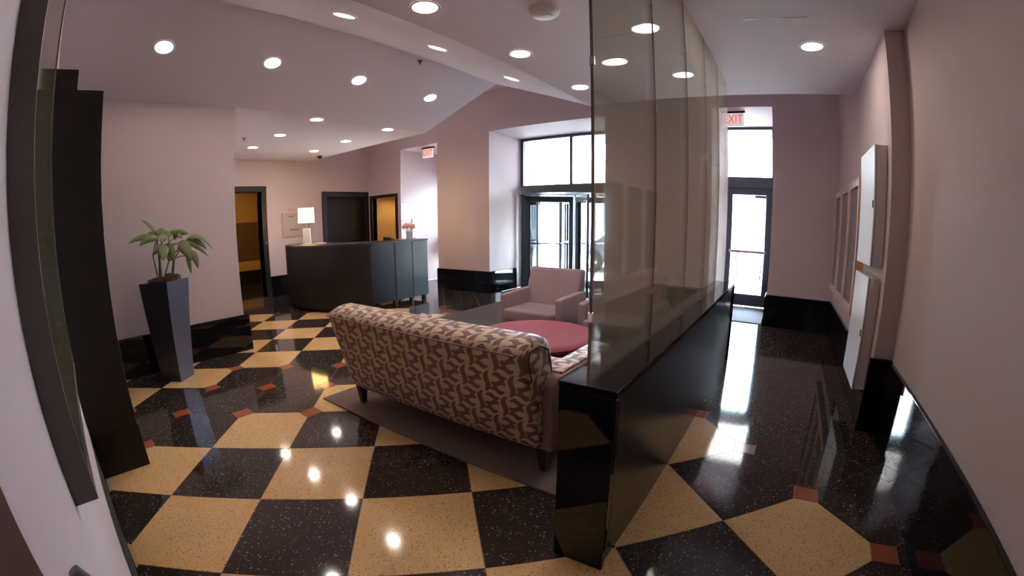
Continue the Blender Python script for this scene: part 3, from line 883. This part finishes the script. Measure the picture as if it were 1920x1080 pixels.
# intercom / control board on the wall
t = thing('intercom_board', 'pale steel control board on the wall behind the square lamp', 'control board', (XL, 4.86, 1.28))
finish('plate', MB().box(0, -.39, 0, .025, .39, .54, bev=.003, seg=1), 'panel_steel', t)
for (yy, zz, m) in ((-.20, .46, 'button'), (-.13, .46, 'button'), (-.18, .16, 'button'), (-.12, .16, 'button'), (-.06, .16, 'button'), (.0, .16, 'button')):
    finish('button', MB().lathe([(.016, .025), (.016, .036)], 12), m, t).matrix_local = Matrix.Translation((0, yy, zz)) @ Matrix.Rotation(math.pi / 2, 4, 'Y')
t = thing('indicator_strip', 'small strip of red indicator lights above the control board', 'indicator', (XL, 4.72, 1.86))
finish('strip', MB().box(0, -.08, 0, .02, .08, .05), 'panel_steel', t)
for k in range(3): finish('light', MB().box(.02, -.06 + k * .05, .015, .028, -.04 + k * .05, .035), 'led_red', t)

# ------------------------------------------------------------------ tall planter with plant
PLX, PLY = -5.03, .93
pl = thing('planter', 'tall tapered dark planter with a broad-leaved plant against the wall', 'planter', (PLX, PLY, 0))
ROT = math.radians(40)
finish('pot', MB().taper(0, 0, 0, 1.04, .125, .190, rot=ROT), 'planter_lacquer', pl)
mo = MB()
bmesh.ops.create_icosphere(mo.bm, subdivisions=4, radius=.185, matrix=Matrix.Translation((0, 0, 1.03)) @ Matrix.Diagonal((1, 1, .28, 1)))
for v in mo.bm.verts:
    d = Vector((v.co.x, v.co.y, v.co.z - 1.03))
    k = 1 + .13 * math.sin(v.co.x * 60 + 2 * math.sin(v.co.y * 40)) * math.sin(v.co.y * 55) + random.uniform(-.06, .06)
    v.co = Vector((d.x * k, d.y * k, 1.03 + d.z * k + (.03 if d.y > .05 and d.z > 0 else 0)))
finish('moss', mo, 'moss', pl, 80)


def pp(cx, cy, dx):
    """a leaf point read off the photograph at the planter's depth"""
    u, v = 200 + cx / 3.175, 400 + cy / 3.175
    q = onplane(u, v, 0, PLX + dx)
    return Vector((q.x - PLX, q.y - PLY, q.z))


def leaf(parent, a, b, wid, arch, twist=0.0):
    a, b = Vector(a), Vector(b); n = 10
    ctrl = (a + b) / 2 + Vector((0, 0, arch))
    mb = MB(); prev = None
    side0 = (b - a).cross(Vector((1, 0, .25))).normalized()
    for k in range(n + 1):
        t_ = k / n
        c = a * (1 - t_) ** 2 + ctrl * 2 * t_ * (1 - t_) + b * t_ ** 2
        tg = ((ctrl - a) * (1 - t_) + (b - ctrl) * t_).normalized()
        sd = tg.cross(Vector((1, 0, .3)) if abs(tg.x) < .9 else Vector((0, 1, 0))).normalized()
        sd = (Matrix.Rotation(twist, 3, tg) @ sd)
        nm = sd.cross(tg).normalized()
        wk = wid * (math.sin(math.pi * min(1, .06 + .94 * t_ ** .8)) ** .75) + .002
        L_, C_, R_ = mb.bm.verts.new(c + sd * wk + nm * wk * .25), mb.bm.verts.new(c), mb.bm.verts.new(c - sd * wk + nm * wk * .25)
        if prev:
            mb.bm.faces.new((prev[0], prev[1], C_, L_)); mb.bm.faces.new((prev[1], prev[2], R_, C_))
        prev = (L_, C_, R_)
    o = finish('leaf', mb, 'leaf_green', parent, 60)
    so = o.modifiers.new('thick', 'SOLIDIFY'); so.thickness = .002
    return o


LV = [((300, 115, .00), (212, 43, .05), .016, .02), ((300, 150, .05), (130, 180, .12), .020, .07), ((298, 150, .1), (196, 195, .15), .026, .06),
      ((300, 122, -.05), (230, 137, -.08), .018, .02), ((290, 120, .06), (395, 135, .08), .026, .03), ((370, 125, -.02), (488, 122, .02), .024, .03),
      ((325, 185, .12), (338, 282, .2), .048, .03), ((360, 180, .1), (402, 292, .15), .034, .05), ((430, 180, .12), (505, 282, .2), .046, .07),
      ((470, 170, .0), (597, 216, .04), .022, .10), ((480, 155, .06), (632, 213, .02), .016, .14), ((440, 170, .02), (603, 254, .05), .018, .08),
      ((505, 225, .08), (545, 328, .12), .024, .05), ((480, 255, .05), (503, 360, .08), .016, .04), ((300, 130, -.1), (350, 110, -.16), .026, .04),
      ((360, 150, .15), (300, 165, .26), .024, .05), ((400, 150, .14), (450, 150, .25), .024, .05)]
roots = [((318, 385, 0), (310, 250, .02)), ((345, 380, .03), (370, 285, .06)), ((390, 380, 0), (405, 270, .02)), ((305, 380, .05), (275, 250, .06))]
for k, (a, b, wd, ar) in enumerate(LV):
    A = pp(*a); lf = leaf(pl, A, pp(*b), wd * 1.42, ar, random.uniform(-.35, .35))
    r0, r1 = roots[k % 4 if a[0] > 350 else (k % 2) * 3 if k % 3 else 1]
    finish('leaf_stalk', MB().tube([pp(*r0), pp(*r1), A.lerp(pp(*r1), .35) + Vector((0, 0, .02)), A], [.009, .008, .006, .004], 6), 'leaf_stem', lf, 60)
finish('stem', MB().tube([pp(322, 392, 0), pp(318, 330, .01), pp(316, 250, .02)], [.022, .016, .010], 8), 'leaf_stem', pl, 60)
finish('stem', MB().tube([pp(395, 390, 0), pp(396, 330, .01), pp(402, 240, .02)], [.020, .015, .009], 8), 'leaf_stem', pl, 60)

# ------------------------------------------------------------------ framed mirror on the entry wall
t = thing('framed_picture', 'large dark framed picture under glass hanging on the pale entry wall', 'picture', (-1.58, -.107, .99))
fw, fh, ft = .63, 1.75, .050
for nm, bx in (('frame_stile', (fw - .012, 0, 0, fw, ft, fh)), ('frame_stile', (-fw, 0, 0, -fw + .012, ft, fh)), ('frame_rail', (-fw + .012, 0, 0, fw - .012, ft, .012)), ('frame_rail', (-fw + .012, 0, fh - .012, fw - .012, ft, fh))):
    finish(nm, MB().box(*bx), 'frame_dark', t)
finish('glass', MB().box(-fw + .012, .004, .012, fw - .012, ft - .003, fh - .012), 'picture_glass', t)
t = thing('door_pull', 'small dark rounded pull fixed on the pale entry wall below the framed picture', 'pull', (-.545, -.105, .805))
finish('backplate', MB().box(-.016, 0, .0, .016, .006, .30, bev=.003, seg=1), 'frame_dark', t)
finish('grip', MB().tube([(0, .006, .02), (0, .016, .04), (0, .018, .15), (0, .016, .285), (0, .008, .310)], [.009, .011, .012, .011, .008], 10), 'frame_dark', t, 50)

# ------------------------------------------------------------------ corridor wall boxes and cabinet
def panel_box(z0, z1, label):
    t = thing('utility_panel', label, 'wall panel', (XR - .003, 3.97, z0))
    h = z1 - z0
    finish('box', MB().box(-.085, -.33, 0, 0, .33, h, bev=.004, seg=1), 'white_metal', t)
    dr = finish('door', MB().box(-.100, -.335, -.004, -.086, .335, h + .004, bev=.004, seg=1), 'white_metal', t)
    finish('latch', MB().box(-.106, -.315, h * .48, -.100, -.295, h * .54), 'dark_metal', dr)


panel_box(1.245, 2.155, 'upper white metal utility panel on the corridor wall')
panel_box(.275, 1.155, 'lower white metal utility panel reaching down near the corridor floor')
t = thing('mail_cabinet', 'pale framed wall cabinet with three dull glazed doors in the corridor', 'cabinet', (XR, 4.55, .70))
cw, chh = 2.26, 1.32
finish('body', MB().box(-.055, 0, 0, 0, cw, chh), 'cab_frame', t)
finish('side_trim', MB().box(-.085, -.02, 0, 0, 0, chh), 'cab_wood', t)
for k in range(3):
    y0, y1 = k * cw / 3 + .01, (k + 1) * cw / 3 - .01
    d = finish('door', MB().box(-.08, y0, 0, -.056, y0 + .07, chh), 'cab_frame', t)
    finish('door_stile', MB().box(-.08, y1 - .07, 0, -.056, y1, chh), 'cab_frame', d)
    finish('door_rail', MB().box(-.08, y0 + .07, 0, -.056, y1 - .07, .08), 'cab_frame', d)
    finish('door_rail', MB().box(-.08, y0 + .07, chh - .08, -.056, y1 - .07, chh), 'cab_frame', d)
    finish('pane', MB().box(-.066, y0 + .07, .08, -.057, y1 - .07, chh - .08), 'cab_pane', d)
    finish('knob', MB().lathe([(.010, 0), (.010, .02)], 10), 'chrome', d).matrix_local = Matrix.Translation((-.08, y0 + .035, .5)) @ Matrix.Rotation(-math.pi / 2, 4, 'Y')

# ------------------------------------------------------------------ outside
struct('ground_pavement', MB().box(-30, YR, -.15, 25, 14.0, -.02), 'pavement', label='pale pavement outside the doors')
struct('ground_street', MB().box(-60, 14.0, -.25, 60, 24, -.12), 'asphalt', label='street beyond the pavement')
cn = thing('street_canopy', 'pale curved canopy over the pavement outside the revolving door', 'canopy', (-2.6, YR + .01, 3.55))
finish('soffit', MB().prism([(3.0 * math.cos(a * math.pi / 32), 3.3 * math.sin(a * math.pi / 32)) for a in range(33)], 0, .12), 'stone_pale', cn, 40)
finish('fascia_band', MB().prism([(3.06 * math.cos(a * math.pi / 32), 3.36 * math.sin(a * math.pi / 32)) for a in range(33)], .12, .40), 'dark_metal', cn, 40)
b = thing('street_building', 'pale stone building across the street', 'building', (-3, 24, 0))
finish('wall', MB().box(-22, 0, -.1, 22, 4, 5.2), 'stone_pale', b)
for k in range(10):
    x = -20 + k * 4.2
    w_ = finish('window', MB().box(x, -.06, .8, x + 2.6, 0, 3.4), 'sign_white', b)
    finish('pane', MB().box(x + .1, -.08, .9, x + 2.5, -.06, 3.3), 'shop_glass', w_)
sg = thing('street_sign', 'pale street sign board with an arrow outside the corridor door', 'sign', (-1.55, 15.0, 0))
finish('post', MB().tube([(0, 0, -.1), (0, 0, 1.9)], .03), 'dark_metal', sg)
finish('board', MB().box(-.22, -.05, 1.15, .22, -.03, 1.85, bev=.003), 'sign_white', sg)
finish('arrow', MB().prism([(-.18, 1.72), (-.09, 1.77), (-.09, 1.735), (.18, 1.735), (.18, 1.705), (-.09, 1.705), (-.09, 1.67)], -.056, -.051, 'y'), 'dark_metal', sg)
finish('emblem', MB().box(-.1, -.056, 1.28, .1, -.051, 1.55, bev=.01), 'sign_yellow', sg)

car = thing('parked_car', 'dark grey car parked outside beyond the revolving door', 'car', (-4.05, 12.6, 0))
body = [(-2.2, .30), (-2.22, .62), (-2.05, .82), (-1.25, .92), (-.55, 1.38), (.75, 1.42), (1.65, .98), (2.15, .90), (2.2, .32)]
finish('body', MB().prism(body, -.85, .85, 'y', bev=.05, seg=2), 'car_paint', car, 40)
for s in (-1, 1):
    yy = s * .862
    finish('side_window', MB().prism([(-1.02, .95), (-.48, 1.30), (.05, 1.32), (.05, .95)], yy - .008, yy + .008, 'y'), 'shop_glass', car)
    finish('side_window', MB().prism([(.10, .95), (.10, 1.32), (.68, 1.34), (1.35, .98)], yy - .008, yy + .008, 'y'), 'shop_glass', car)
    for xw in (-1.35, 1.35):
        wm = finish('wheel', MB().lathe([(.20, -.10), (.33, -.10), (.335, 0), (.33, .10), (.20, .10), (.20, -.10)], 28, cap=False), 'tyre', car, 40)
        wm.matrix_local = Matrix.Translation((xw, s * .82, .31)) @ Matrix.Rotation(math.pi / 2, 4, 'X')
        al = MB().lathe([(.19, -.09), (.205, -.09), (.205, .09), (.19, .09)], 24, cap=False).lathe([(.05, -.09), (.05, .09)], 12)
        for k in range(7):
            a = 2 * math.pi * k / 7
            al.taper(.12 * math.cos(a), .12 * math.sin(a), -.095, .095, .08, .08, .016, .016, rot=a)
        finish('alloy_rim', al, 'alloy', wm)
